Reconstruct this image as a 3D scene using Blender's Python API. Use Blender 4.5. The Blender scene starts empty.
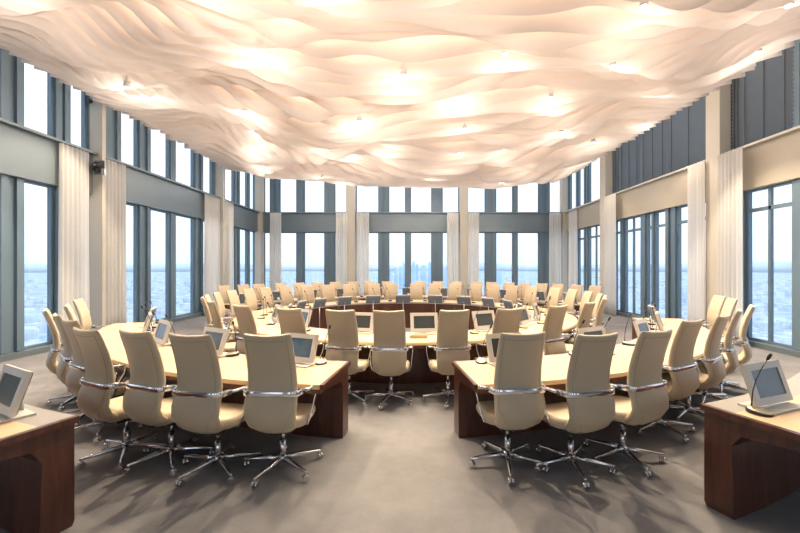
import bpy, math, random
from mathutils import Vector, Matrix, noise
random.seed(7)
PI = math.pi
sc = bpy.context.scene
COL = sc.collection
R_ = math.radians

# ------------------------------------------------------------------ materials
def mat(name, color, rough=0.5, metal=0.0, noise_scale=None, noise_amt=0.15, bump=0.0, bump_scale=200, spec=0.5, coat=0.0):
    m = bpy.data.materials.new(name); m.use_nodes = True
    nt = m.node_tree; b = nt.nodes['Principled BSDF']
    b.inputs['Base Color'].default_value = (*color, 1)
    b.inputs['Roughness'].default_value = rough
    b.inputs['Metallic'].default_value = metal
    b.inputs['Specular IOR Level'].default_value = spec
    b.inputs['Coat Weight'].default_value = coat
    tc = nt.nodes.new('ShaderNodeTexCoord')
    if noise_scale:
        n = nt.nodes.new('ShaderNodeTexNoise'); n.inputs['Scale'].default_value = noise_scale
        n.inputs['Detail'].default_value = 4
        nt.links.new(tc.outputs['Object'], n.inputs['Vector'])
        mx = nt.nodes.new('ShaderNodeMix'); mx.data_type = 'RGBA'
        c0 = tuple(c*(1-noise_amt) for c in color); c1 = tuple(min(1, c*(1+noise_amt)) for c in color)
        mx.inputs[6].default_value = (*c0, 1); mx.inputs[7].default_value = (*c1, 1)
        nt.links.new(n.outputs['Fac'], mx.inputs[0])
        nt.links.new(mx.outputs[2], b.inputs['Base Color'])
    if bump:
        n2 = nt.nodes.new('ShaderNodeTexNoise'); n2.inputs['Scale'].default_value = bump_scale
        nt.links.new(tc.outputs['Object'], n2.inputs['Vector'])
        bp = nt.nodes.new('ShaderNodeBump'); bp.inputs['Strength'].default_value = bump
        bp.inputs['Distance'].default_value = 0.01
        nt.links.new(n2.outputs['Fac'], bp.inputs['Height'])
        nt.links.new(bp.outputs['Normal'], b.inputs['Normal'])
    return m

M = {}
M['leather'] = mat('cream_leather', (0.52, 0.432, 0.305), 0.42, noise_scale=6, noise_amt=0.05, bump=0.05, bump_scale=260, spec=0.4)
M['piping'] = mat('piping_leather', (0.36, 0.29, 0.19), 0.5, noise_scale=30, noise_amt=0.1)
M['chrome'] = mat('polished_chrome', (0.78, 0.78, 0.80), 0.12, 1.0)
M['dark'] = mat('black_plastic', (0.015, 0.015, 0.017), 0.45, noise_scale=50, noise_amt=0.2)
M['tabletop'] = mat('maple_veneer', (0.68, 0.49, 0.295), 0.32, noise_scale=2.5, noise_amt=0.05, spec=0.45)
M['monitor_frame'] = mat('silver_plastic', (0.60, 0.575, 0.52), 0.35, 0.15, noise_scale=40, noise_amt=0.04)
M['monitor_back'] = mat('grey_monitor_shell', (0.17, 0.20, 0.23), 0.45, 0.1, noise_scale=20, noise_amt=0.05)
M['screen'] = mat('dark_glossy_screen', (0.05, 0.06, 0.07), 0.12, noise_scale=3, noise_amt=0.3, spec=0.7)
M['strip'] = mat('warm_grey_metal', (0.40, 0.37, 0.33), 0.4, 0.3, noise_scale=30, noise_amt=0.05)
M['alu'] = mat('brushed_aluminium', (0.50, 0.51, 0.52), 0.35, 0.8, noise_scale=60, noise_amt=0.06)
M['brass'] = mat('champagne_metal', (0.60, 0.50, 0.34), 0.3, 0.7, noise_scale=60, noise_amt=0.05)
M['steel'] = mat('blue_grey_steel_frame', (0.135, 0.20, 0.255), 0.42, 0.1, noise_scale=1.5, noise_amt=0.08)
M['band'] = mat('grey_metal_panel', (0.17, 0.21, 0.235), 0.4, 0.35, noise_scale=0.8, noise_amt=0.07)
M['band_beige'] = mat('beige_wall_panel', (0.40, 0.36, 0.29), 0.5, noise_scale=0.8, noise_amt=0.05)
M['column'] = mat('beige_column_paint', (0.52, 0.485, 0.42), 0.6, noise_scale=1.2, noise_amt=0.03)
M['ledge'] = mat('pale_ledge', (0.52, 0.50, 0.44), 0.45, noise_scale=3, noise_amt=0.04)
M['blind'] = mat('slate_blind_slat', (0.16, 0.20, 0.245), 0.4, 0.2, noise_scale=5, noise_amt=0.08)
M['paper'] = mat('cream_paper', (0.75, 0.66, 0.45), 0.7, noise_scale=20, noise_amt=0.04)
M['plaster'] = mat('white_plaster', (0.75, 0.71, 0.66), 0.8, noise_scale=2, noise_amt=0.03)

def wood():
    m = bpy.data.materials.new('mahogany_veneer'); m.use_nodes = True
    nt = m.node_tree; b = nt.nodes['Principled BSDF']
    tc = nt.nodes.new('ShaderNodeTexCoord'); mp = nt.nodes.new('ShaderNodeMapping')
    mp.inputs['Scale'].default_value = (9, 9, 1.1)
    n = nt.nodes.new('ShaderNodeTexNoise'); n.inputs['Scale'].default_value = 2.2; n.inputs['Detail'].default_value = 6
    n.inputs['Distortion'].default_value = 0.6
    cr = nt.nodes.new('ShaderNodeValToRGB')
    cr.color_ramp.elements[0].position = 0.3; cr.color_ramp.elements[0].color = (0.058, 0.020, 0.013, 1)
    cr.color_ramp.elements[1].position = 0.75; cr.color_ramp.elements[1].color = (0.125, 0.046, 0.028, 1)
    nt.links.new(tc.outputs['Object'], mp.inputs['Vector']); nt.links.new(mp.outputs['Vector'], n.inputs['Vector'])
    nt.links.new(n.outputs['Fac'], cr.inputs['Fac']); nt.links.new(cr.outputs['Color'], b.inputs['Base Color'])
    b.inputs['Roughness'].default_value = 0.28
    return m
M['wood'] = wood()

def carpet():
    m = bpy.data.materials.new('grey_brown_carpet'); m.use_nodes = True
    nt = m.node_tree; b = nt.nodes['Principled BSDF']
    tc = nt.nodes.new('ShaderNodeTexCoord')
    n = nt.nodes.new('ShaderNodeTexNoise'); n.inputs['Scale'].default_value = 1.6; n.inputs['Detail'].default_value = 8; n.inputs['Roughness'].default_value = 0.7
    f = nt.nodes.new('ShaderNodeTexNoise'); f.inputs['Scale'].default_value = 130; f.inputs['Detail'].default_value = 3
    cr = nt.nodes.new('ShaderNodeValToRGB')
    cr.color_ramp.elements[0].position = 0.3; cr.color_ramp.elements[0].color = (0.212, 0.206, 0.208, 1)
    cr.color_ramp.elements[1].position = 0.72; cr.color_ramp.elements[1].color = (0.310, 0.302, 0.304, 1)
    mx = nt.nodes.new('ShaderNodeMix'); mx.data_type = 'RGBA'; mx.blend_type = 'MULTIPLY'; mx.inputs[0].default_value = 0.35
    nt.links.new(tc.outputs['Object'], n.inputs['Vector']); nt.links.new(tc.outputs['Object'], f.inputs['Vector'])
    nt.links.new(n.outputs['Fac'], cr.inputs['Fac']); nt.links.new(cr.outputs['Color'], mx.inputs[6]); nt.links.new(f.outputs['Color'], mx.inputs[7])
    nt.links.new(mx.outputs[2], b.inputs['Base Color'])
    b.inputs['Roughness'].default_value = 0.95; b.inputs['Specular IOR Level'].default_value = 0.1
    bp = nt.nodes.new('ShaderNodeBump'); bp.inputs['Strength'].default_value = 0.25; bp.inputs['Distance'].default_value = 0.01
    nt.links.new(f.outputs['Fac'], bp.inputs['Height']); nt.links.new(bp.outputs['Normal'], b.inputs['Normal'])
    return m
M['carpet'] = carpet()

def cloth(name, color, trans):
    m = bpy.data.materials.new(name); m.use_nodes = True
    nt = m.node_tree; nt.nodes.clear()
    o = nt.nodes.new('ShaderNodeOutputMaterial')
    d = nt.nodes.new('ShaderNodeBsdfDiffuse'); t = nt.nodes.new('ShaderNodeBsdfTranslucent'); mx = nt.nodes.new('ShaderNodeMixShader')
    tc = nt.nodes.new('ShaderNodeTexCoord'); n = nt.nodes.new('ShaderNodeTexNoise'); n.inputs['Scale'].default_value = 1.5
    c = nt.nodes.new('ShaderNodeMix'); c.data_type = 'RGBA'
    c.inputs[6].default_value = (*[v*0.96 for v in color], 1); c.inputs[7].default_value = (*[min(1, v*1.04) for v in color], 1)
    nt.links.new(tc.outputs['Object'], n.inputs['Vector']); nt.links.new(n.outputs['Fac'], c.inputs[0])
    nt.links.new(c.outputs[2], d.inputs['Color']); nt.links.new(c.outputs[2], t.inputs['Color'])
    mx.inputs[0].default_value = trans
    nt.links.new(d.outputs[0], mx.inputs[1]); nt.links.new(t.outputs[0], mx.inputs[2]); nt.links.new(mx.outputs[0], o.inputs[0])
    return m
M['curtain'] = cloth('white_voile', (0.90, 0.89, 0.87), 0.6)
M['canopy'] = cloth('pleated_white_canopy_fabric', (0.93, 0.865, 0.815), 0.47)

def glass():
    m = bpy.data.materials.new('window_glass'); m.use_nodes = True
    nt = m.node_tree; nt.nodes.clear()
    o = nt.nodes.new('ShaderNodeOutputMaterial')
    t = nt.nodes.new('ShaderNodeBsdfTransparent'); t.inputs[0].default_value = (0.93, 0.96, 0.98, 1)
    g = nt.nodes.new('ShaderNodeBsdfGlossy'); g.inputs['Roughness'].default_value = 0.02
    mx = nt.nodes.new('ShaderNodeMixShader'); mx.inputs[0].default_value = 0.05
    nt.links.new(t.outputs[0], mx.inputs[1]); nt.links.new(g.outputs[0], mx.inputs[2]); nt.links.new(mx.outputs[0], o.inputs[0])
    return m
M['glass'] = glass()

def emis(name, color, s):
    m = bpy.data.materials.new(name); m.use_nodes = True
    b = m.node_tree.nodes['Principled BSDF']
    b.inputs['Base Color'].default_value = (*color, 1)
    b.inputs['Emission Color'].default_value = (*color, 1); b.inputs['Emission Strength'].default_value = s
    return m
M['lamp'] = emis('warm_lamp_lens', (1, 0.88, 0.70), 8)

def screen_on():
    m = bpy.data.materials.new('lit_blue_screen'); m.use_nodes = True
    nt = m.node_tree; b = nt.nodes['Principled BSDF']
    tc = nt.nodes.new('ShaderNodeTexCoord'); n = nt.nodes.new('ShaderNodeTexNoise'); n.inputs['Scale'].default_value = 5
    cr = nt.nodes.new('ShaderNodeValToRGB')
    cr.color_ramp.elements[0].position = 0.35; cr.color_ramp.elements[0].color = (0.03, 0.09, 0.16, 1)
    cr.color_ramp.elements[1].position = 0.7; cr.color_ramp.elements[1].color = (0.22, 0.24, 0.22, 1)
    nt.links.new(tc.outputs['Object'], n.inputs['Vector']); nt.links.new(n.outputs['Fac'], cr.inputs['Fac'])
    nt.links.new(cr.outputs['Color'], b.inputs['Emission Color']); b.inputs['Emission Strength'].default_value = 0.45
    b.inputs['Base Color'].default_value = (0.03, 0.04, 0.05, 1); b.inputs['Roughness'].default_value = 0.12
    return m
M['screen_on'] = screen_on()

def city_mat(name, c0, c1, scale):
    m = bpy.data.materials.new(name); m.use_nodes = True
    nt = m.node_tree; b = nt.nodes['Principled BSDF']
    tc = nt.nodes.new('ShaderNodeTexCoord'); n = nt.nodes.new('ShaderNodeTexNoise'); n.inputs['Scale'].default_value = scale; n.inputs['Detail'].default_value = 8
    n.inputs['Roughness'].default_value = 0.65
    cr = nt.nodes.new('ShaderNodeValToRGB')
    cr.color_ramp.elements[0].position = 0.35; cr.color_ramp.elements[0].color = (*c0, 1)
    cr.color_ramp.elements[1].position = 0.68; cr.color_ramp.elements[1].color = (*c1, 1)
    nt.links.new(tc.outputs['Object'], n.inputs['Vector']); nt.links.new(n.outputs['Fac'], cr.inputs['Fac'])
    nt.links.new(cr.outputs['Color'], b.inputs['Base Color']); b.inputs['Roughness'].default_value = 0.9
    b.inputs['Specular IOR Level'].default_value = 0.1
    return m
M['ground'] = city_mat('haze_tinted_ground', (0.36, 0.47, 0.57), (0.72, 0.80, 0.86), 0.012)  # haze over the land is painted in as pale blue
M['citybld'] = city_mat('haze_tinted_buildings', (0.50, 0.58, 0.66), (0.92, 0.94, 0.96), 0.02)  # low buildings paled so their colour carries the haze
M['tower'] = city_mat('haze_tinted_tower', (0.50, 0.66, 0.84), (0.60, 0.74, 0.90), 0.01)  # distance haze put into the towers' base colour
M['hill'] = city_mat('haze_tinted_hills', (0.60, 0.70, 0.82), (0.66, 0.76, 0.86), 0.0004)  # hills lightened towards blue, haze mixed into the colour

# ------------------------------------------------------------------ mesh builder
class MB:
    def __init__(s): s.v = []; s.f = []; s.sm = []
    def add(s, vs, fs, smooth=False):
        o = len(s.v); s.v += [tuple(v) for v in vs]
        s.f += [tuple(i+o for i in f) for f in fs]; s.sm += [smooth]*len(fs); return s
    def box(s, x0, x1, y0, y1, z0, z1):
        vs = [(x0,y0,z0),(x1,y0,z0),(x1,y1,z0),(x0,y1,z0),(x0,y0,z1),(x1,y0,z1),(x1,y1,z1),(x0,y1,z1)]
        return s.add(vs, [(0,3,2,1),(4,5,6,7),(0,1,5,4),(1,2,6,5),(2,3,7,6),(3,0,4,7)])
    def loft(s, secs, closed=True, caps=True, smooth=True, loop=False):
        n = len(secs[0]); vs = [p for r in secs for p in r]; fs = []
        m = len(secs)
        for i in range(m if loop else m-1):
            a = i*n; b = ((i+1) % m)*n
            for j in range(n if closed else n-1):
                k = (j+1) % n
                fs.append((a+j, a+k, b+k, b+j))
        s.add(vs, fs, smooth)
        if caps and not loop:
            o = len(s.v)-len(vs)
            s.f += [tuple(o+j for j in reversed(range(n))), tuple(o+(m-1)*n+j for j in range(n))]; s.sm += [False, False]
        return s
    def cyl(s, c, r, h, n=16, r2=None, axis='z'):
        r2 = r if r2 is None else r2
        def P(a, rr, t):
            u, v = rr*math.cos(a), rr*math.sin(a)
            if axis == 'z': return (c[0]+u, c[1]+v, c[2]+t)
            if axis == 'y': return (c[0]+v, c[1]+t, c[2]+u)
            return (c[0]+t, c[1]+u, c[2]+v)
        return s.loft([[P(2*PI*i/n, r, 0) for i in range(n)], [P(2*PI*i/n, r2, h) for i in range(n)]])
    def lathe(s, c, prof, n=20):
        return s.loft([[(c[0]+r*math.cos(2*PI*i/n), c[1]+r*math.sin(2*PI*i/n), c[2]+z) for i in range(n)] for r, z in prof])
    def tube(s, pts, r, n=8, loop=False):
        pts = [Vector(p) for p in pts]; secs = []; m = len(pts); up = Vector((0,0,1))
        for i, p in enumerate(pts):
            if loop: t = (pts[(i+1) % m]-pts[i-1]).normalized()
            else: t = (pts[min(i+1, m-1)]-pts[max(i-1, 0)]).normalized()
            a = t.cross(up)
            if a.length < 1e-3: a = t.cross(Vector((0,1,0)))
            a.normalize(); b = t.cross(a)
            rr = r[i] if isinstance(r, (list, tuple)) else r
            secs.append([tuple(p+a*rr*math.cos(2*PI*k/n)+b*rr*math.sin(2*PI*k/n)) for k in range(n)])
        return s.loft(secs, loop=loop)
    def strip(s, pts, w, t, up=Vector((0,0,1))):
        """flat bar along pts; w along 'up', t across"""
        pts = [Vector(p) for p in pts]; secs = []
        for i, p in enumerate(pts):
            tn = (pts[min(i+1, len(pts)-1)]-pts[max(i-1, 0)]).normalized()
            a = tn.cross(up).normalized(); b = a.cross(tn).normalized()
            e = 0.3*min(w, t)
            q = []
            for (sx, sz) in ((1,1),(-1,1),(-1,-1),(1,-1)):
                cs = [(t/2, w/2-e), (t/2-e, w/2)] if sx*sz > 0 else [(t/2-e, w/2), (t/2, w/2-e)]
                for ca, cb in cs: q.append(tuple(p+a*sx*ca+b*sz*cb))
            secs.append(q)
        return s.loft(secs)
    def sphere(s, c, r, n=12, m=8, sz=1.0):
        secs = []
        for i in range(1, m):
            a = -PI/2+PI*i/m
            secs.append([(c[0]+r*math.cos(a)*math.cos(2*PI*k/n), c[1]+r*math.cos(a)*math.sin(2*PI*k/n), c[2]+sz*r*math.sin(a)) for k in range(n)])
        return s.loft(secs)
    def xf(s, mtx):
        s.v = [tuple(mtx @ Vector(v)) for v in s.v]; return s
    def build(s, name, m, parent=None, **kw):
        me = bpy.data.meshes.new(name); me.from_pydata(s.v, [], s.f); me.update()
        me.polygons.foreach_set('use_smooth', s.sm)
        me.materials.append(M[m] if isinstance(m, str) else m)
        o = bpy.data.objects.new(name, me); COL.objects.link(o)
        if parent is not None: o.parent = parent
        for k, v in kw.items(): o[k] = v
        return o

def tag(o, label, cat, group=None, kind=None):
    o['label'] = label; o['category'] = cat
    if group: o['group'] = group
    if kind: o['kind'] = kind
    return o
def empty(name, loc=(0,0,0), rz=0):
    o = bpy.data.objects.new(name, None); COL.objects.link(o); o.location = loc; o.rotation_euler = (0,0,rz); o.empty_display_size = 0.1
    return o
def copy_tree(o, parent=None):
    c = o.copy(); COL.objects.link(c)
    if parent is not None: c.parent = parent
    for ch in KIDS.get(o.name, []): copy_tree(ch, c)
    return c
KIDS = {}
def register(o):
    for x in list(bpy.data.objects):
        if x.parent: KIDS.setdefault(x.parent.name, [])
    for x in list(bpy.data.objects):
        if x.parent and x not in KIDS[x.parent.name]: KIDS[x.parent.name].append(x)

ORD = ['first','second','third','fourth','fifth','sixth','seventh','eighth','ninth','tenth','eleventh','twelfth','thirteenth','fourteenth',
       'fifteenth','sixteenth','seventeenth','eighteenth','nineteenth','twentieth','twenty-first','twenty-second','twenty-third','twenty-fourth','twenty-fifth','twenty-sixth']

# ------------------------------------------------------------------ dimensions
H = 1.75
XL, XR = -7.7, 7.6
YF, YB = 19.9, -3.0
ZC = 7.0
CX, CY = -0.15, 8.85
TH = 0.74
Z1, Z2 = 3.48, 4.42     # top of lower windows / ledge height

def ring_pt(th, R, z=0.0):   # th degrees from the camera-facing direction, + to the right
    t = R_(th); return Vector((CX+R*math.sin(t), CY-R*math.cos(t), z))

# ------------------------------------------------------------------ room shell
def struct(o): o['kind'] = 'structure'; return o
struct(MB().box(XL-0.4, XR+0.4, YB-0.2, YF+0.4, -0.25, 0.0).build('floor', 'carpet'))
struct(MB().box(XL-0.4, XR+0.4, YB-0.2, YF+0.4, ZC, ZC+0.3).build('ceiling', 'plaster'))


win_n = [0]
def wall_boxes(wall):
    """map (u along wall, d inward depth from wall plane, z) to a world box"""
    if wall == 'left':
        return lambda mb, u0, u1, d0, d1, z0, z1: mb.box(XL+d0, XL+d1, u0, u1, z0, z1)
    if wall == 'right':
        return lambda mb, u0, u1, d0, d1, z0, z1: mb.box(XR-d1, XR-d0, u0, u1, z0, z1)
    return lambda mb, u0, u1, d0, d1, z0, z1: mb.box(u0, u1, YF-d1, YF-d0, z0, z1)

def window(wall, u0, u1, z0, z1, transom=None, vbar=None, fr=0.045):
    B = wall_boxes(wall); win_n[0] += 1
    mb = MB()
    B(mb, u0, u1, -0.08, 0.0, z0, z0+fr); B(mb, u0, u1, -0.08, 0.0, z1-fr, z1)
    B(mb, u0, u0+fr, -0.08, 0.0, z0+fr, z1-fr); B(mb, u1-fr, u1, -0.08, 0.0, z0+fr, z1-fr)
    if transom: B(mb, u0+fr, u1-fr, -0.07, -0.01, transom-0.04, transom+0.04)
    if vbar: B(mb, vbar-0.035, vbar+0.035, -0.07, -0.01, z0+fr, z1-fr)
    o = struct(mb.build('window_%d' % win_n[0], 'steel'))
    p = MB(); B(p, u0+fr-.005, u1-fr+.005, -0.045, -0.037, z0+fr-.005, z1-fr+.005)
    p.build('pane', 'glass', o)

def wall(wallname, u_start, u_end, lower, upper, band_mat, transoms=False, vbars=False):
    """lower/upper: lists of (u0,u1) openings; everything between is mullion"""
    B = wall_boxes(wallname)
    w = MB()
    for ops, z0, z1 in ((lower, 0.12, Z1), (upper, Z2+0.02, ZC)):
        prev = u_start
        for (a, b) in sorted(ops)+[(u_end, u_end)]:
            if a > prev+1e-4:
                B(w, prev, a, -0.12, 0.0, z0, z1)
                if a-prev < 0.35: B(w, prev+.02, a-.02, 0.0, 0.05, z0, z1)     # narrow fin
                elif a-prev < 1.2:                                             # wide mullion: two posts with a recess
                    B(w, prev+.02, prev+.16, 0.0, 0.06, z0, z1); B(w, a-.16, a-.02, 0.0, 0.06, z0, z1)
            prev = b
    B(w, u_start, u_end, -0.30, 0.0, 0, 0.12)
    struct(w.build('wall_%s' % wallname, 'steel'))
    b = MB(); B(b, u_start, u_end, -0.30, 0.14, Z1, Z2-0.03); struct(b.build('trim_%s_band' % wallname, band_mat))
    l = MB(); B(l, u_start, u_end, -0.05, 0.27, Z2-0.03, Z2+0.02); struct(l.build('trim_%s_ledge' % wallname, 'ledge' if wallname == 'right' else 'band'))
    s = MB(); B(s, u_start, u_end, 0.0, 0.16, 0.0, 0.11); struct(s.build('baseboard_%s' % wallname, 'band'))
    for (a, bb) in lower: window(wallname, a, bb, 0.12, Z1, 3.02 if transoms else None, (a+bb)/2 if (vbars and bb-a > 1.0) else None)
    for (a, bb) in upper: window(wallname, a, bb, Z2+0.02, ZC)

def bay(a, b, sym=False):
    f = [(.04,.247),(.33,.486),(.53,.72),(.81,.96)]
    return [(a+(b-a)*p, a+(b-a)*q) for p, q in f]
# left wall
lw = [(0.2,1.3),(1.9,3.0),(4.0,4.9),(5.4,6.3),(6.45,7.40),(7.88,8.55),(8.95,9.42)] + [(10.50,11.18),(11.68,12.63),(12.93,14.05),(14.60,15.35)] + [(16.3,17.2),(17.7,18.6),(18.8,19.5)]
wall('left', YB, YF, lw, lw, 'band')
# right wall
rl = [(0.2,1.3),(1.9,3.0),(4.0,4.9),(5.4,6.4),(6.7,7.75),(7.98,9.10),(10.0,11.50),(11.98,12.55),(12.7,13.0),(13.3,14.35),(14.60,15.05),(16.0,17.3),(17.7,18.4),(18.6,19.4)]
ru = [(0.2,1.3),(1.9,3.0),(4.0,4.9),(5.2,6.3),(6.5,7.8),(7.98,9.16),(9.25,9.46),(10.0,11.8),(11.92,13.15),(13.32,14.5),(14.62,15.08),(16.0,17.3),(17.7,18.4),(18.6,19.4)]
wall('right', YB, YF, rl, ru, 'band_beige', True, True)
# back wall
k = 20.1
def bx(px): return (px-413)/k
bw = [(264,270.5),(279.5,297),(304,325),(334.5,347),(356,379),(388.5,405.7),(410.3,432),(442,459),(467,485.5),(495.5,513),(517,539),(549,561)]
bw = [(bx(a), bx(b)) for a, b in bw]
wall('back', XL, XR, bw, bw, 'band')

# wall behind the photographer, with the same window bays
def wall_rear():
    w = MB(); ops = [(XL+.8+i*2.5, XL+2.0+i*2.5) for i in range(6)]
    prev = XL
    for a, b in ops+[(XR, XR)]:
        if a > prev: w.box(prev, a, YB-.3, YB+.1, 0, ZC)
        prev = b
    for z0, z1 in ((0,.12),(Z1,ZC)): w.box(XL, XR, YB-.3, YB+.14, z0, z1)
    struct(w.build('wall_rear', 'steel'))
wall_rear()
# columns
def column(x0, x1, y0, y1): struct(MB().box(x0, x1, y0, y1, 0.0, ZC).build('column', 'column'))
for (y0, y1) in ((3.2,3.35),(9.45,9.56),(15.45,15.58)): column(XL+.0, XL+0.36, y0, y1)
for (y0, y1) in ((3.5,3.95),(9.47,9.92),(15.10,15.55)): column(XR-0.34, XR, y0, y1)
column(bx(347), bx(356), YF-0.34, YF); column(bx(459), bx(467.5), YF-0.34, YF)
column(XL, XL+0.30, YF-0.42, YF); column(XR-0.30, XR, YF-0.42, YF)

# venetian blinds in the upper right windows
def blind(y0, y1, label):
    mb = MB(); z = Z2+0.08
    while z < ZC-0.1:
        x = XR-0.045
        mb.add([(x-.040, y0, z+.037), (x+.020, y0, z-.038), (x+.020, y1, z-.038), (x-.040, y1, z+.037),
                (x-.045, y0, z+.035), (x+.016, y0, z-.040), (x+.016, y1, z-.040), (x-.045, y1, z+.035)],
               [(0,1,2,3),(7,6,5,4),(0,3,7,4),(1,5,6,2),(0,4,5,1),(3,2,6,7)])
        z += 0.088
    r = empty('venetian_blind', (0,0,0)); tag(r, label, 'blind', 'venetian blinds in the upper right windows')
    mb.build('slats', 'blind', r)
    MB().box(XR-.09, XR-.01, y0, y1, Z2+.03, Z2+.06).build('bottom_rail', 'steel', r)
    mb = MB()
    for yy in (y0+.12*(y1-y0), (y0+y1)/2, y1-.12*(y1-y0)): mb.box(XR-.098, XR-.092, yy-.008, yy+.008, Z2+.05, ZC-.05)
    mb.build('cord', 'dark', r)
bl = [(7.92,9.2,'slate grey venetian blind in the large upper window nearest the right picture edge'),
      (9.21,9.465,'narrow slate venetian blind strip beside the near right column'),
      (9.95,11.85,'slate venetian blind just beyond the near right column'),
      (11.87,13.2,'second slate venetian blind beyond the near right column'),
      (13.25,14.55,'third slate venetian blind beyond the near right column'),
      (14.57,15.09,'farthest slate venetian blind, next to the far right column')]
for a, b, l in bl: blind(a, b, l)

# curtains
def curtain(p0, p1, z0, z1, label, amp=0.045, pitch=0.115):
    p0 = Vector((*p0, 0)); p1 = Vector((*p1, 0)); L = (p1-p0).length; t = (p1-p0).normalized(); nrm = Vector((-t.y, t.x, 0))
    n = max(10, int(L/pitch*10)); secs = []; ph = random.random()*6; ph2 = random.random()*6
    zs = [z0+(z1-z0)*i/8 for i in range(9)]
    for z in zs:
        row = []; row2 = []
        fz = (z-z0)/(z1-z0)
        a = amp*(1.0-0.25*fz)
        for i in range(n+1):
            u = i/n
            w = math.sin(2*PI*u*L/pitch+ph+0.5*math.sin(u*7+ph2))*a*(0.8+0.3*math.sin(u*11+ph2))
            s_ = (0.06*(1-fz))*(u-0.5)
            p = p0+t*(L*u+s_*L)
            row.append(tuple(p+nrm*(w+.004)+Vector((0,0,z)))); row2.append(tuple(p+nrm*(w-.004)+Vector((0,0,z))))
        secs.append(row+row2[::-1])
    o = MB().loft(secs).build('curtain', 'curtain')
    tag(o, label, 'curtain', 'full height white curtains')
zt = Z2-0.04
CW = [((-7.46,8.46),(-7.46,9.18),'full height white curtain on the near side of the left column with the camera'),
 ((-7.46,9.66),(-7.46,10.40),'full height white curtain on the far side of the left column with the camera'),
 ((-7.46,14.3),(-7.46,15.38),'white curtain on the left wall just before the far left column'),
 ((-7.46,15.75),(-7.46,16.55),'white curtain on the left wall just past the far left column'),
 ((7.20,8.72),(7.20,9.42),'cream lit full height curtain nearest the right picture edge'),
 ((7.19,9.84),(7.20,10.5),'cream lit curtain on the far side of the near right column'),
 ((7.20,14.2),(7.20,15.04),'white curtain on the right wall just before the far right column'),
 ((7.39,18.0),(7.39,19.0),'pale curtain on the right wall beside the far right corner')]
for a, b, l in CW: curtain(a, b, 0.02, zt, l)
CB = [(270,281,'white curtain on the back wall next to the left corner'),(336,347,'white curtain left of the left back wall column'),
      (356.5,369,'white curtain right of the left back wall column'),(447,458.5,'white curtain left of the right back wall column'),
      (468,479,'white curtain right of the right back wall column'),(549.5,561,'white curtain on the back wall next to the right corner')]
for a, b, l in CB: curtain((bx(a)*.975, YF-.48), (bx(b)*.975, YF-.48), 0.02, zt, l)

# ------------------------------------------------------------------ suspended canopy of hanging fabric sheets
CURV = 0.062
def canopy_half(y):   # left / right extents, rounded far corners
    f = 1.0
    return -7.0*f, 6.35*f
def canopy_z(x, y):
    v = Vector((x*0.20+3.1, y*0.30+1.7, 0.4))
    n1 = noise.noise(v*1.0); n2 = noise.noise(Vector((x*0.30+y*0.12, y*1.25, 5.2))); n3 = noise.noise(Vector((x*0.45+y*.3, y*3.1, 9.1)))
    lo, hi = canopy_half(y)
    e = min(1, min(x-lo, hi-x)/1.6); e = max(0, e); e = e*e*(3-2*e)
    e2 = min(1, max(0, (18.7-CURV*(x-.5)**2-y)/2.0))
    return 5.42+e*e2*(0.95*n1+0.50*n2+0.24*n3)+0.04*n3
can = MB()
y = 4.2; row = 0
while y < 18.72:
    lo, hi = canopy_half(y)
    j = 0.18*noise.noise(Vector((y*2.3, 1, 1)))
    lo += j; hi += j
    n = int((hi-lo)/0.13)
    fr, bk = [], []
    for i in range(n+1):
        x = lo+(hi-lo)*i/n
        yc = y-CURV*(x-.5)**2
        zb = canopy_z(x, yc)
        yy = yc+0.07*noise.noise(Vector((x*0.45, y*0.4, 3)))
        fr.append((x, yy, zb, zb+0.72))
    secs = []
    for (x, yy, zb, ztp) in fr:
        secs.append([(x, yy-.003, zb), (x, yy+.003, zb), (x, yy+.06, zb+.3), (x, yy+.16, ztp), (x, yy+.154, ztp), (x, yy+.054, zb+.3)])
    can.loft(secs)
    y += 0.27; row += 1
co = can.build('suspended_canopy', 'canopy')
tag(co, 'rippled canopy of pale peach fabric sheets hanging under the whole ceiling', 'ceiling canopy')

# ------------------------------------------------------------------ desks
def desk(name, r_in, r_out, a0, a1, label, closed=False, seat_out=True):
    """curved desk; seats on the outer side. a0..a1 degrees"""
    root = empty(name, (CX, CY, 0)); tag(root, label, 'desk')
    n = max(6, int(abs(a1-a0)/3)); angs = [a0+(a1-a0)*i/n for i in range(n if closed else n+1)]
    def sweep(prof, nm, m, aa=angs, loop=closed):
        secs = []
        for a in aa:
            t = R_(a); secs.append([(r*math.sin(t), -r*math.cos(t), z) for r, z in prof])
        mb = MB().loft(secs, loop=loop, smooth=False)
        return mb.build(nm, m, root)
    ri, ro = r_in, r_out
    body = [(ri, 0.03), (ri+.015, 0.0), (ri+.20, 0.0), (ri+.18, 0.50), (ri+.24, 0.59), (ro-.12, 0.655), (ro, 0.66), (ro, 0.70), (ri, 0.70)]
    sweep(body, 'body', 'wood')
    g = 0.0 if closed else 0.7
    aa = angs if closed else [a0+(a1-a0)*i/n for i in range(n+1)]
    sweep([(ri+.20, 0.70), (ro+.005, 0.70), (ro+.012, 0.715), (ro+.005, 0.74), (ri+.20, 0.74)], 'desktop', 'tabletop', aa)
    sweep([(ri-.005, 0.70), (ri+.20, 0.70), (ri+.20, 0.74), (ri-.005, 0.74)], 'equipment_strip', 'strip', aa)
    if not closed:
        for a, b in ((a0-.35*(1 if a1>a0 else -1), a0), (a1, a1+.35*(1 if a1>a0 else -1))):
            sweep([(ri-.006, 0.70), (ro+.012, 0.70), (ro+.012, 0.742), (ri-.006, 0.742)], 'end_edging', 'wood', [a, b], False)
    return root
desk('round_desk', 2.65, 3.5, 0, 360, 'closed round inner desk with pale top and dark wood sides', closed=True)
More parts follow.
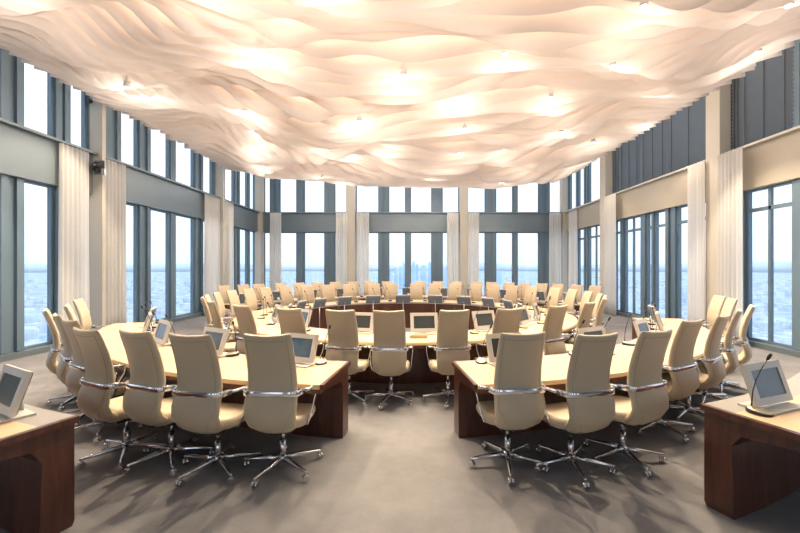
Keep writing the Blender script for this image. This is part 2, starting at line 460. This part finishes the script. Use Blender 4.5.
desk('curved_desk', 4.6, 5.46, -6.8, -72, 'curved middle row desk with pale top and mahogany end, left of the centre gap')
desk('curved_desk', 4.6, 5.46, 7.4, 79, 'curved middle row desk with pale top and mahogany end, right of the centre gap')
desk('curved_desk', 4.6, 5.46, 111, 249, 'curved desk behind the far side of the round desk, near the back windows')
desk('curved_desk', 6.50, 7.35, -19.3, -48, 'mahogany desk end cut off by the left picture edge')
desk('curved_desk', 6.33, 7.20, 21.3, 47, 'mahogany desk end cut off by the right picture edge')

# ------------------------------------------------------------------ chair
def interp(tab, z):
    for (a, b) in zip(tab, tab[1:]):
        if a[0] <= z <= b[0]:
            t = (z-a[0])/(b[0]-a[0]); return [p+(q-p)*t for p, q in zip(a[1:], b[1:])]
    return list(tab[-1][1:]) if z > tab[-1][0] else list(tab[0][1:])
# param t -> (y, z, width, thickness)
BK = [(0.00,-0.030,.395,.20,.030),(0.04,-0.100,.400,.30,.05),(0.09,-0.165,.425,.375,.07),(0.16,-.240,.48,.42,.085),(0.24,-.282,.55,.445,.085),
      (0.33,-.276,.63,.455,.075),(0.42,-.243,.72,.450,.065),(0.52,-0.228,.80,.435,.060),(0.64,-0.242,.91,.425,.058),(0.77,-0.270,1.02,.420,.055),
      (0.90,-0.308,1.13,.415,.05),(0.965,-0.332,1.19,.41,.045),(0.99,-0.342,1.213,.40,.036),(1.0,-0.346,1.221,.385,.016)]
def back_sec(t):
    return interp(BK, t)
def back_frame(t):
    y, z, w, th = back_sec(t); y0, z0 = back_sec(max(0, t-.02))[:2]; y1, z1 = back_sec(min(1, t+.02))[:2]
    tn = Vector((0, y1-y0, z1-z0)).normalized(); nrm = Vector((0, -tn.z, tn.y))   # nrm points rearwards
    return Vector((0, y, z)), tn, nrm, w*.95, th
def back_point(t, u, side):   # u in -1..1, side=+1 rear surface, -1 front
    c, tn, nrm, w, th = back_frame(t)
    cur = 0.030*(1-u*u)      # rear bulge (wraps forward at sides)
    return c+Vector((u*w/2, 0, 0))+nrm*(cur-0.012+side*th/2)
def make_chair():
    r = empty('swivel_chair')
    secs = []
    ts = [0,.02,.04,.065,.09,.12,.16,.2,.24,.285,.33,.375,.42,.47,.52,.58,.64,.70,.77,.84,.90,.94,.965,.98,.99,1.0]
    for t in ts:
        c, tn, nrm, w, th = back_frame(t)
        pts = []
        N = 28
        for i in range(N):
            a = 2*PI*i/N
            cu, su = math.cos(a), math.sin(a)
            e = 0.42
            u = math.copysign(abs(cu)**e, cu); v = math.copysign(abs(su)**0.75, su)
            cur = 0.030*(1-u*u)
            pts.append(tuple(c+Vector((u*w/2, 0, 0))+nrm*(cur-0.012+v*th/2)))
        secs.append(pts)
    MB().loft(secs).build('backrest', 'leather', r)
    # seams: inset outline on rear, side curves at bottom, horizontal front seam
    mb = MB()
    off = 0.0005
    def rp(t, u, side=1, o=off):
        c, tn, nrm, w, th = back_frame(t)
        vmax = (1-abs(u)**(2/0.42*0.5))**0.5 if abs(u) < 1 else 0
        # solve superellipse: |cu|^e=u -> cu=u^(1/e), v=sin^.75
        cu = min(1, abs(u))**(1/0.42); su = math.sqrt(max(0, 1-cu*cu)); v = su**0.75
        return c+Vector((u*w/2, 0, 0))+nrm*(0.030*(1-u*u)-0.012+side*(v*th/2+o))
    q = 0.0022
    tl = [0.97-i*.03 for i in range(20)]
    mb.tube([rp(.955, -0.84+1.68*i/10) for i in range(11)], q, 5)
    for s in (-1, 1):
        mb.tube([rp(.955-.03*i, .84*s) for i in range(18)]+[rp(.42-.03*i, s*(.84+.08*math.sin(i/4*PI/2) if i < 4 else .92)) for i in range(0, 4)]
                +[rp(.29-.04*i, s*(.90-.11*i)) for i in range(0, 6)], q, 5)
    mb.tube([rp(.66, -0.93+1.86*i/10, -1) for i in range(11)], q*1.3, 5)
    mb.build('piping', 'piping', r)
    # seat cushion
    secs = []
    zs = [(.405,.86),(.415,.95),(.44,1.0),(.47,1.0),(.492,.965),(.502,.88),(.505,.6)]
    for z, s in zs:
        pts = []
        for i in range(32):
            a = 2*PI*i/32; cu, su = math.cos(a), math.sin(a)
            x = .238*s*math.copysign(abs(cu)**.5, cu); y = .05+.235*s*math.copysign(abs(su)**.5, su)
            dz = -0.03*max(0, (y-.15)/.13)**2
            pts.append((x, y, z+dz))
        secs.append(pts)
    MB().loft(secs).build('seat', 'leather', r)
    MB().box(-.11, .11, -.14, .12, .355, .402).box(-.03, .03, -.20, -.14, .37, .40).build('tilt_mechanism', 'dark', r)
    # chrome band around the back
    zb = .735; pts = []
    for i in range(15):
        u = -1+2*i/14
        x = .233*math.sin(u*PI/2)*1.0; 
        pts.append((x, -.292+.075*abs(u)**4.0, zb))
    pts = [(-.250, -.165, zb)]+pts+[(.250, -.165, zb)]
    MB().strip(pts, .046, .008).build('back_band', 'chrome', r)
    for s in (-1, 1):
        arm = [(s*.250, -.165, zb), (s*.264, -.10, zb-.002), (s*.272, -.03, zb-.006), (s*.275, .04, zb-.012)]
        mb = MB(); mb.strip(arm, .020, .042); mb.build('armrest', 'chrome', r)
        st = [(s*.275, .04, zb-.012), (s*.280, .052, zb-.04), (s*.278, .04, zb-.10), (s*.270, 0, .56), (s*.262, -.035, .48), (s*.24, -.05, .415), (s*.18, -.045, .395), (s*.10, -.03, .385)]
        MB().strip(st, .026, .009, Vector((0, 1, 0.01))).build('arm_strut', 'chrome', r)
    mb = MB(); mb.cyl((0,0,.24), .016, .12, 14); mb.cyl((0,0,.10), .026, .15, 16); mb.build('gas_lift', 'chrome', r)
    MB().lathe((0,0,.065), [(.03,0),(.042,.01),(.042,.05),(.03,.06)], 18).build('hub', 'chrome', r)
    for i in range(5):
        a = 2*PI*i/5+PI/2+R_(18)
        m = Matrix.Rotation(a, 4, 'Z')
        mb = MB(); secs = []
        for x, w, z0, z1 in ((.03,.021,.070,.118),(.12,.019,.070,.112),(.24,.016,.070,.098),(.33,.012,.068,.086),(.345,.008,.070,.083)):
            secs.append([(x,-w,z0+.004),(x,-w*.8,z0),(x,w*.8,z0),(x,w,z0+.004),(x,w,z1-.008),(x,w*.5,z1),(x,-w*.5,z1),(x,-w,z1-.008)])
        leg = mb.loft(secs).xf(m).build('leg', 'chrome', r)
        mb = MB(); ca = 0.9*i
        mb.cyl((0,0,.052), .006, .02, 8)
        mb.cyl((-.024,0,.028), .027, .019, 16, axis='x'); mb.cyl((.005,0,.028), .027, .019, 16, axis='x')
        mb.box(-.006,.006,-.016,.016,.030,.056)
        mb.xf(m @ Matrix.Translation((.330,0,0)) @ Matrix.Rotation(ca, 4, 'Z'))
        mb.build('caster', 'chrome', leg)
    return r
chair0 = make_chair(); register(chair0)
used = [False]
BASE = 'cream swivel chair'
def chair(x, y, face_deg_jit, label, group):
    """x,y: position of the top of the back; the chair faces the ring centre"""
    o = chair0 if not used[0] else copy_tree(chair0); used[0] = True
    d = Vector((CX-x, CY-y)); th = math.atan2(d.y, d.x); d.normalize()
    o.location = (x+d.x*.33, y+d.y*.33, 0); o.rotation_euler = (0, 0, th-PI/2+R_(face_deg_jit))
    tag(o, label, 'chair', group)
LN = [(-1.19,3.15),(-1.78,3.15),(-2.31,3.32),(-2.80,3.42),(-3.46,4.03),(-3.96,4.46),(-4.54,4.96),(-4.80,5.56),(-5.46,6.52)]
RN = [(.90,3.22),(1.46,3.16),(2.03,3.34),(2.80,4.0),(3.41,4.4),(4.02,4.95),(4.65,5.5),(5.35,6.7),(5.62,7.32)]
for i, (x, y) in enumerate(LN):
    if i == 0: w = 'left of the centre gap, nearest to the gap'
    elif i == 8: w = 'at the left middle row desk, farthest from the gap'
    else: w = 'at the left middle row desk, %s counting from the centre gap' % ORD[i]
    chair(x, y, (7,4,0,0,2,-2,0,2,0)[i], BASE+' '+w, 'chairs at the left middle row desk')
for i, (x, y) in enumerate(RN):
    if i == 0: w = 'right of the centre gap, nearest to the gap'
    elif i == 8: w = 'at the right middle row desk, farthest from the gap'
    else: w = 'at the right middle row desk, %s counting from the centre gap' % ORD[i]
    chair(x, y, (i % 3)*2-2, BASE+' '+w, 'chairs at the right middle row desk')
R2F = [115.1,121,127.6,133,139,144.3,150.4,155.7,163,169.6,176.0]+[-172.2,-165.9,-159.9,-153.6,-147.3,-141.3,-134.9,-127.8,-122.7,-116.2]
R2F.sort(key=lambda a: -(a % 360))   # from left to right in the photo
R2F = sorted([a % 360 for a in R2F], reverse=True)
for i, a in enumerate(R2F):
    p = ring_pt(a, 5.9)
    chair(p.x, p.y, random.uniform(-4, 4), '%s in the rearmost row, %s from the left' % (BASE, ORD[i]), 'chairs in the rearmost row')
R1N = [(-62.5),(-48.9),(-34.3),(-21.4),(-10.9),(-2.1),9.6,20.5,32.8,45.3,58.2]
R1F = [a % 360 for a in (68.0,77.4,87.9,98.7,108.7,121,130.7,139.7,148.3,158,167.8,176.2,-71.7,-82.6,-92.9,-103.1,-112.3,-122,-132.7,-142.2,-152.5,-164.1,-172.2)]
R1F.sort(reverse=True)
NEARW = ['leftmost','second from the left','third from the left','fourth from the left','fifth from the left','middle of the row','fifth from the right','fourth from the right','third from the right','second from the right','rightmost']
for i, a in enumerate(R1N):
    p = ring_pt(a, 3.98)
    chair(p.x, p.y, 0, '%s seen from behind at the round desk, %s' % (BASE, NEARW[i]), 'chairs on the near side of the round desk')
for i, a in enumerate(R1F):
    p = ring_pt(a, 3.98)
    chair(p.x, p.y, random.uniform(-3, 3), '%s facing the viewer behind round desk, %s from left' % (BASE, ORD[i]), 'chairs on the far side of the round desk')

# ------------------------------------------------------------------ desk monitors
def make_monitor(lit=False, pole=False):
    r = empty('pole_monitor' if pole else 'desk_monitor')
    # local: screen faces -y (towards the seat); origin on the desk top
    W, Hh = .42, .29 if not pole else .235
    tilt = R_(18)
    z0 = .035 if not pole else 0.0
    m = Matrix.Translation((0, -.04, z0)) @ Matrix.Rotation(-tilt, 4, 'X')
    mb = MB(); b = .050; d = .030
    mb.box(-W/2, W/2, 0, d, 0, b); mb.box(-W/2, W/2, 0, d, Hh-b, Hh); mb.box(-W/2, -W/2+b, 0, d, b, Hh-b); mb.box(W/2-b, W/2, 0, d, b, Hh-b)
    mb.xf(m).build('screen_frame', 'monitor_frame', r)
    MB().box(-W/2+b, W/2-b, .006, .018, b, Hh-b).xf(m).build('screen', 'screen_on' if lit else 'screen', r)
    mb = MB(); secs = [[(-W/2+e, y, e), (W/2-e, y, e), (W/2-e, y, Hh-e), (-W/2+e, y, Hh-e)] for e, y in ((.004, d), (.012, d+.010), (.05, d+.018))]
    mb.loft(secs, smooth=False).xf(m).build('rear_shell', 'monitor_back', r)
    if pole:
        mb = MB(); mb.cyl((0, .0, -.738), .012, .80, 12); mb.build('pole', 'alu', r)
        MB().lathe((0, .0, -.738), [(.11,0),(.11,.008),(.03,.02),(.014,.03)], 20).build('floor_plate', 'alu', r)
        MB().box(-.02,.02,-.008,.03,.04,.09).build('bracket', 'alu', r)
    else:
        mb = MB(); mb.strip([(0, .075, .008), (0, .075, .05), (0, .065, .12)], .08, .02, Vector((1,0,0))); mb.build('stand', 'monitor_frame', r)
        mb = MB(); mb.box(-.19, .19, -.12, .10, .001, .014); mb.build('base', 'monitor_frame', r)
    return r
mon = {(0,0): make_monitor(False), (1,0): make_monitor(True), (0,1): make_monitor(False, True)}
register(None); mused = {}
def monitor(th, R, label, group, lit=False, pole=False, jit=0, z=TH):
    key = (int(lit), int(pole)); o = mon[key] if key not in mused else copy_tree(mon[key]); mused[key] = 1
    p = ring_pt(th, R, z+0.0005)
    o.location = p; o.rotation_euler = (0, 0, R_(th)+R_(jit))     # -y local points outward
    tag(o, label, 'monitor', group)
for i, a in enumerate([-59,-37.7,-13.6,6.6,27.6,48,66]):
    monitor(a, 2.80, 'silver framed monitor on the near half of the round desk, %s from the left' % ORD[i], 'monitors on the near half of the round desk', lit=(i in (1,)))
for i, a in enumerate([-80,-101,-119,-138,-157.5,-177,162,142.5,124,105,86]):
    monitor(a, 2.52, 'grey screen on a thin floor pole inside the round desk, %s from the left' % ORD[i], 'pole screens inside the round desk', pole=True)
for i, a in enumerate([-12.6,-26.5,-41,-54,-65]):
    monitor(a, 4.80, 'silver framed monitor on the left middle row desk, %s from the centre gap' % ORD[i], 'monitors on the left middle row desk', lit=(i == 0), jit=(-9, -4, 0, 0, 0)[i])
for i, a in enumerate([13.6,28,42,56,70]):
    monitor(a, 4.80, 'silver framed monitor on the right middle row desk, %s from the centre gap' % ORD[i], 'monitors on the right middle row desk', jit=(4, 0, 0, 0, 0)[i])
for i, a in enumerate([246-13.2*j for j in range(11)]):
    monitor(a, 4.84, 'grey backed monitor on the rearmost desk, %s from the left' % ORD[i], 'monitors on the rearmost desk')
monitor(-23.3, 6.66, 'silver monitor on the desk end at the left picture edge', None, jit=-6)
monitor(24.7, 6.55, 'silver monitor on the desk end at the right picture edge', None, jit=-3)

# ------------------------------------------------------------------ gooseneck microphones
def make_mic():
    r = empty('gooseneck_microphone')
    # lean towards -y (speaker) a bit and +x
    def egg(s, z): return [(.060*s*math.cos(a), .078*s*math.sin(a), z+.010*math.sin(a)*(1 if z > .012 else 0)) for a in [2*PI*i/24 for i in range(24)]]
    MB().loft([egg(.96, 0), egg(1, .004), egg(1, .016), egg(.95, .024)]).build('base', 'dark', r)
    MB().loft([egg(.93, .0245), egg(.90, .028), egg(.5, .031)]).build('base_top', 'brass', r)
    pts = [(0, .045, .03), (.004, .046, .07), (.012, .044, .14), (.030, .034, .22), (.060, .016, .30), (.092, -.002, .365)]
    MB().tube(pts, [.006,.0045,.0038,.0034,.0034,.0034], 8).build('gooseneck', 'dark', r)
    h = MB(); h.tube([(.090,-.001,.360),(.094,-.004,.370),(.100,-.008,.383),(.108,-.013,.400),(.111,-.015,.406)], [.005,.0105,.0115,.0105,.004], 12)
    h.build('microphone_head', 'dark', r)
    return r
mic0 = make_mic(); register(None); micu = [False]
def mic(th, R, label, group, rot=0, flip=False):
    o = mic0 if not micu[0] else copy_tree(mic0); micu[0] = True
    p = ring_pt(th, R, TH+.0005); o.location = p; o.rotation_euler = (0, 0, R_(th)+R_(rot))
    tag(o, label, 'microphone', group)
G = 'black gooseneck microphone'
mics = [(-9.9,4.73,0),(-24.0,4.70,-30),(-38.4,4.70,-100),(-43.6,4.72,-95),(-50.6,4.72,-100),(-57.4,4.74,-80),(-61.5,4.72,-100),(-69,4.74,-85)]
for i, (a, R, rt) in enumerate(mics):
    mic(a, R, '%s on the left middle row desk, %s from the centre gap' % (G, ORD[i]), 'microphones on the left middle row desk', rt)
mics = [(10.7,4.70,-20),(25.0,4.72,-25),(30.9,4.72,-10),(38.8,4.70,15),(45.0,4.72,10),(53.0,4.72,20),(59.0,4.72,10),(66.8,4.72,0),(73,4.72,10)]
for i, (a, R, rt) in enumerate(mics):
    mic(a, R, '%s on the right middle row desk, %s from the centre gap' % (G, ORD[i]), 'microphones on the right middle row desk', rt)
mic(22.6, 6.60, G+' on the desk end at the right picture edge', None, 0)
mic(-24.1, 6.97, G+' on the desk end at the left picture edge', None, -110)
for i, a in enumerate([-52,-31.0,-19.5,-6.8,13.0,21.2,34.2,41.5,54.5]):
    mic(a, 2.98, '%s on the near half of the round desk, %s from the left' % (G, ORD[i]), 'microphones on the near half of the round desk', (-40, 0)[i % 2])
for i, a in enumerate(R1F):
    mic(a+2.2, 3.0, '%s on the far half of the round desk, %s from the left' % (G, ORD[i]), 'microphones on the far half of the round desk', random.choice((-30, 0, 25)))
for i, a in enumerate(R2F):
    if min(abs(a+1.5-(246-13.2*j)) for j in range(11)) < 2.6: a += 3.0
    if any(abs(a-b)<1.2 for b in []): continue
    mic(a+1.5, 4.95, '%s on the rearmost desk, %s from the left' % (G, ORD[i]), 'microphones on the rearmost desk', random.choice((-30, 0, 25)))

# book on the round desk
p = ring_pt(4.2, 3.12, TH)
b = empty('book', (p.x, p.y, TH+.0005), R_(2)); tag(b, 'thick pale book lying before the middle monitor on the round desk', 'book')
MB().box(-.12, .12, -.085, .085, .004, .040).build('pages', 'paper', b)
mb = MB(); mb.box(-.125, .125, -.09, .09, 0, .004); mb.box(-.125, .125, -.09, .09, .040, .044); mb.box(-.129, -.125, -.09, .09, 0, .044); mb.build('cover', 'brass', b)

# wall camera on the left column, and a small dome
c = empty('wall_camera', (-7.40, 9.45, 4.10)); tag(c, 'small dark video camera bracketed to the near left column', 'camera')
MB().box(-.12, .12, -.012, 0, -.16, .16).build('mounting_plate', 'band', c)
MB().box(-.03, .03, -.16, -.012, -.11, -.05).build('arm', 'dark', c)
MB().lathe((.06, -.14, -.05), [(.05,0),(.09,.02),(.10,.06),(.10,.11),(.06,.14)], 18).build('camera_head', 'dark', c)
MB().cyl((.06, -.27, .01), .04, .05, 16, axis='y').build('lens', 'screen', c)
MB().box(.13, .20, -.12, -.06, -.20, -.05).build('junction_box', 'alu', c)
s = empty('sensor_dome', (-7.61, 9.45, 5.66)); tag(s, 'small dark dome sensor near the top of the near left column', 'sensor')
MB().cyl((0, -.05, 0), .05, .05, 14, axis='y').build('housing', 'dark', s)
MB().sphere((0, -.055, 0), .04).build('dome', 'screen', s)

# ------------------------------------------------------------------ ceiling spotlights
rs = random.Random(11)
SP = [(-5.4+i*2.12+(j % 2)*.55+rs.uniform(-.45,.45), 5.3+j*1.75+rs.uniform(-.4,.4)) for j in range(8) for i in range(6) if not (j > 6 and i in (0, 5))]
def make_spot():
    r = empty('ceiling_spotlight')
    mb = MB(); mb.lathe((0,0,0), [(.050,0),(.055,.02),(.055,.10),(.02,.12),(.012,.125),(.012,.9)], 16); mb.build('housing', 'alu', r)
    MB().cyl((0,0,-.006), .045, .006, 16).build('lens', 'lamp', r)
    return r
sp0 = make_spot(); register(None)
for i, (x, y) in enumerate(SP):
    o = sp0 if i == 0 else copy_tree(sp0)
    z = canopy_z(x, y)+0.03
    o.location = (x, y, z)
    tag(o, 'small round ceiling spotlight shining down between the pale fabric sheets', 'spotlight', 'spotlights in the fabric canopy')
    ld = bpy.data.lights.new('spot_lamp', 'SPOT'); ld.energy = 600 if y < 9.5 else 130; ld.color = (1, .80, .57); ld.spot_size = R_(80); ld.spot_blend = .35; ld.shadow_soft_size = .035
    lo = bpy.data.objects.new('spot_lamp', ld); COL.objects.link(lo); lo.location = (x, y, z-.03)
    pd = bpy.data.lights.new('canopy_fill', 'POINT'); pd.energy = 21*(1.45 if (x < 1.5 and y < 10) else 1.0); pd.color = (1, .88, .77); pd.shadow_soft_size = .05  # added point fill below each fixture, brightens the canopy sheets
    po = bpy.data.objects.new('canopy_fill', pd); COL.objects.link(po); po.location = (x, y, z-.42)
    # aim slightly outward from the middle of the desks
    d = Vector((x-CX, y-CY, 0)); d = d*0.28 + Vector((0, -0.9 if y < 9.5 else -0.3, 0)); t = Vector((d.x, d.y, -5))
    lo.rotation_euler = t.to_track_quat('-Z', 'Y').to_euler()
# unseen area lights added above the canopy to make the fabric glow
for (x, y, sx, sy, e) in ((-3.2,5.6,5.5,4,280),(-1.4,9.2,4.5,3.5,210),(3.2,6.5,5,5.5,240),(-4.2,12.0,4.5,5,200),(2.6,12.0,6,5,310),(0,16.8,10,3.4,280)):
    ld = bpy.data.lights.new('added_top_wash', 'AREA'); ld.shape = 'RECTANGLE'; ld.size = sx; ld.size_y = sy; ld.energy = e; ld.color = (1, .86, .72)
    lo = bpy.data.objects.new('added_top_wash', ld); COL.objects.link(lo); lo.location = (x, y, ZC-.06)

# ------------------------------------------------------------------ outside
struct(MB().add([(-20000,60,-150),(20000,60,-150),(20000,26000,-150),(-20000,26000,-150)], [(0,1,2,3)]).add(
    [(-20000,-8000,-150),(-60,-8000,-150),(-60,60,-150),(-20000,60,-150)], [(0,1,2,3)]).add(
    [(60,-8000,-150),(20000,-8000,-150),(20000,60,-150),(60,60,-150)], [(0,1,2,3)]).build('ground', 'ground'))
rnd = random.Random(3); mb = MB()
for i in range(5200):
    a = rnd.uniform(-2.0, 2.0); d = 350*math.exp(rnd.random()*2.9)
    x, y = d*math.sin(a), d*math.cos(a)
    w = rnd.uniform(10, 45); l = rnd.uniform(10, 45); h = rnd.uniform(7, 24)
    if d > 1500 and rnd.random() < .08: h = rnd.uniform(25, 60)
    if 2300 < y < 3200 and abs(x-70) < 1000: continue
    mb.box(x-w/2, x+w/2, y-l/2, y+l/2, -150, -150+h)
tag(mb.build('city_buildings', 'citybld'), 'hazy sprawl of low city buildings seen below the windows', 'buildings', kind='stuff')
TW = [(389.5,4,270),(396,3.5,267.5),(400.5,3,266),(403.2,1.6,260.5),(405.5,3,263),(413.5,3,261.5),(417,3,264),(423.5,6,265),(429.3,2.6,262),(431.5,2.2,261),(443.5,2.2,270),(445.8,2,268.5),(499,4,271),(380,3,271)]
TL = ['leftmost broad','slim','stepped','needle topped','tall slim','tallest','square shouldered','broad flat topped','slim twin','narrow twin','low slim','low narrow','distant broad','distant small']
for i, (px, w, py) in enumerate(TW):
    D = 2600+80*(i % 5); kk = 400/D
    x = (px-413)/kk; top = H+(267-py)/kk; ww = w/kk; 
    r = empty('office_tower', (x, D, -150)); hgt = top+150
    tag(r, 'hazy pale blue %s tower, %s from the left in the far skyline' % (TL[i], ORD[[t[0] for t in sorted(TW)].index(px)]), 'skyscraper', 'towers of the far skyline')
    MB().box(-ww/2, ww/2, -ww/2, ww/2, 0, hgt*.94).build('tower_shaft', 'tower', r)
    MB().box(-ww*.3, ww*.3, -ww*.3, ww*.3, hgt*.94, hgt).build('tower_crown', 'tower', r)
# hills on the horizon
secs = []
for i in range(161):
    a = R_(-100+i*200/160); D = 17000
    h = 60+150*max(0, noise.noise(Vector((i*.11, 0, 7)))+.35)+(120 if i > 105 else 0)*min(1, (i-105)/15 if i > 105 else 0)
    s_, c_ = math.sin(a), math.cos(a)
    secs.append([((D-2500)*s_, (D-2500)*c_, -150), (D*s_, D*c_, -20+h), ((D+2500)*s_, (D+2500)*c_, -150)])
struct(MB().loft(secs).build('distant_hills', 'hill'))

# ------------------------------------------------------------------ world
w = bpy.data.worlds.new('hazy_sky'); sc.world = w; w.use_nodes = True
nt = w.node_tree; bg = nt.nodes['Background']
tc = nt.nodes.new('ShaderNodeTexCoord'); sx = nt.nodes.new('ShaderNodeSeparateXYZ'); cr = nt.nodes.new('ShaderNodeValToRGB')
nt.links.new(tc.outputs['Generated'], sx.inputs[0]); nt.links.new(sx.outputs['Z'], cr.inputs['Fac']); nt.links.new(cr.outputs['Color'], bg.inputs['Color'])
e = cr.color_ramp.elements
e[0].position = 0.0; e[0].color = (0.62, 0.76, 0.94, 1)
e[1].position = 0.6; e[1].color = (0.74, 0.85, 1.0, 1)
x = e.new(0.12); x.color = (0.80, 0.87, 0.97, 1)
bg.inputs['Strength'].default_value = 1.8

# ------------------------------------------------------------------ camera
cd = bpy.data.cameras.new('camera'); cam = bpy.data.objects.new('camera', cd); COL.objects.link(cam)
cam.location = (0, 0, H); cam.rotation_euler = (PI/2, 0, 0)
cd.sensor_width = 36; cd.lens = 36*400/800; cd.shift_x = -13/800; cd.shift_y = 0.0006
cd.clip_start = 0.05; cd.clip_end = 60000
sc.camera = cam
sc.view_settings.view_transform = 'Standard'; sc.view_settings.look = 'None'; sc.view_settings.gamma = 1
sc.view_settings.use_curve_mapping = False
sc.view_settings.exposure = 0.06
sc.cycles.use_denoising = True
sc.cycles.max_bounces = 8; sc.cycles.diffuse_bounces = 5; sc.cycles.transparent_max_bounces = 12
sc.cycles.sample_clamp_indirect = 6
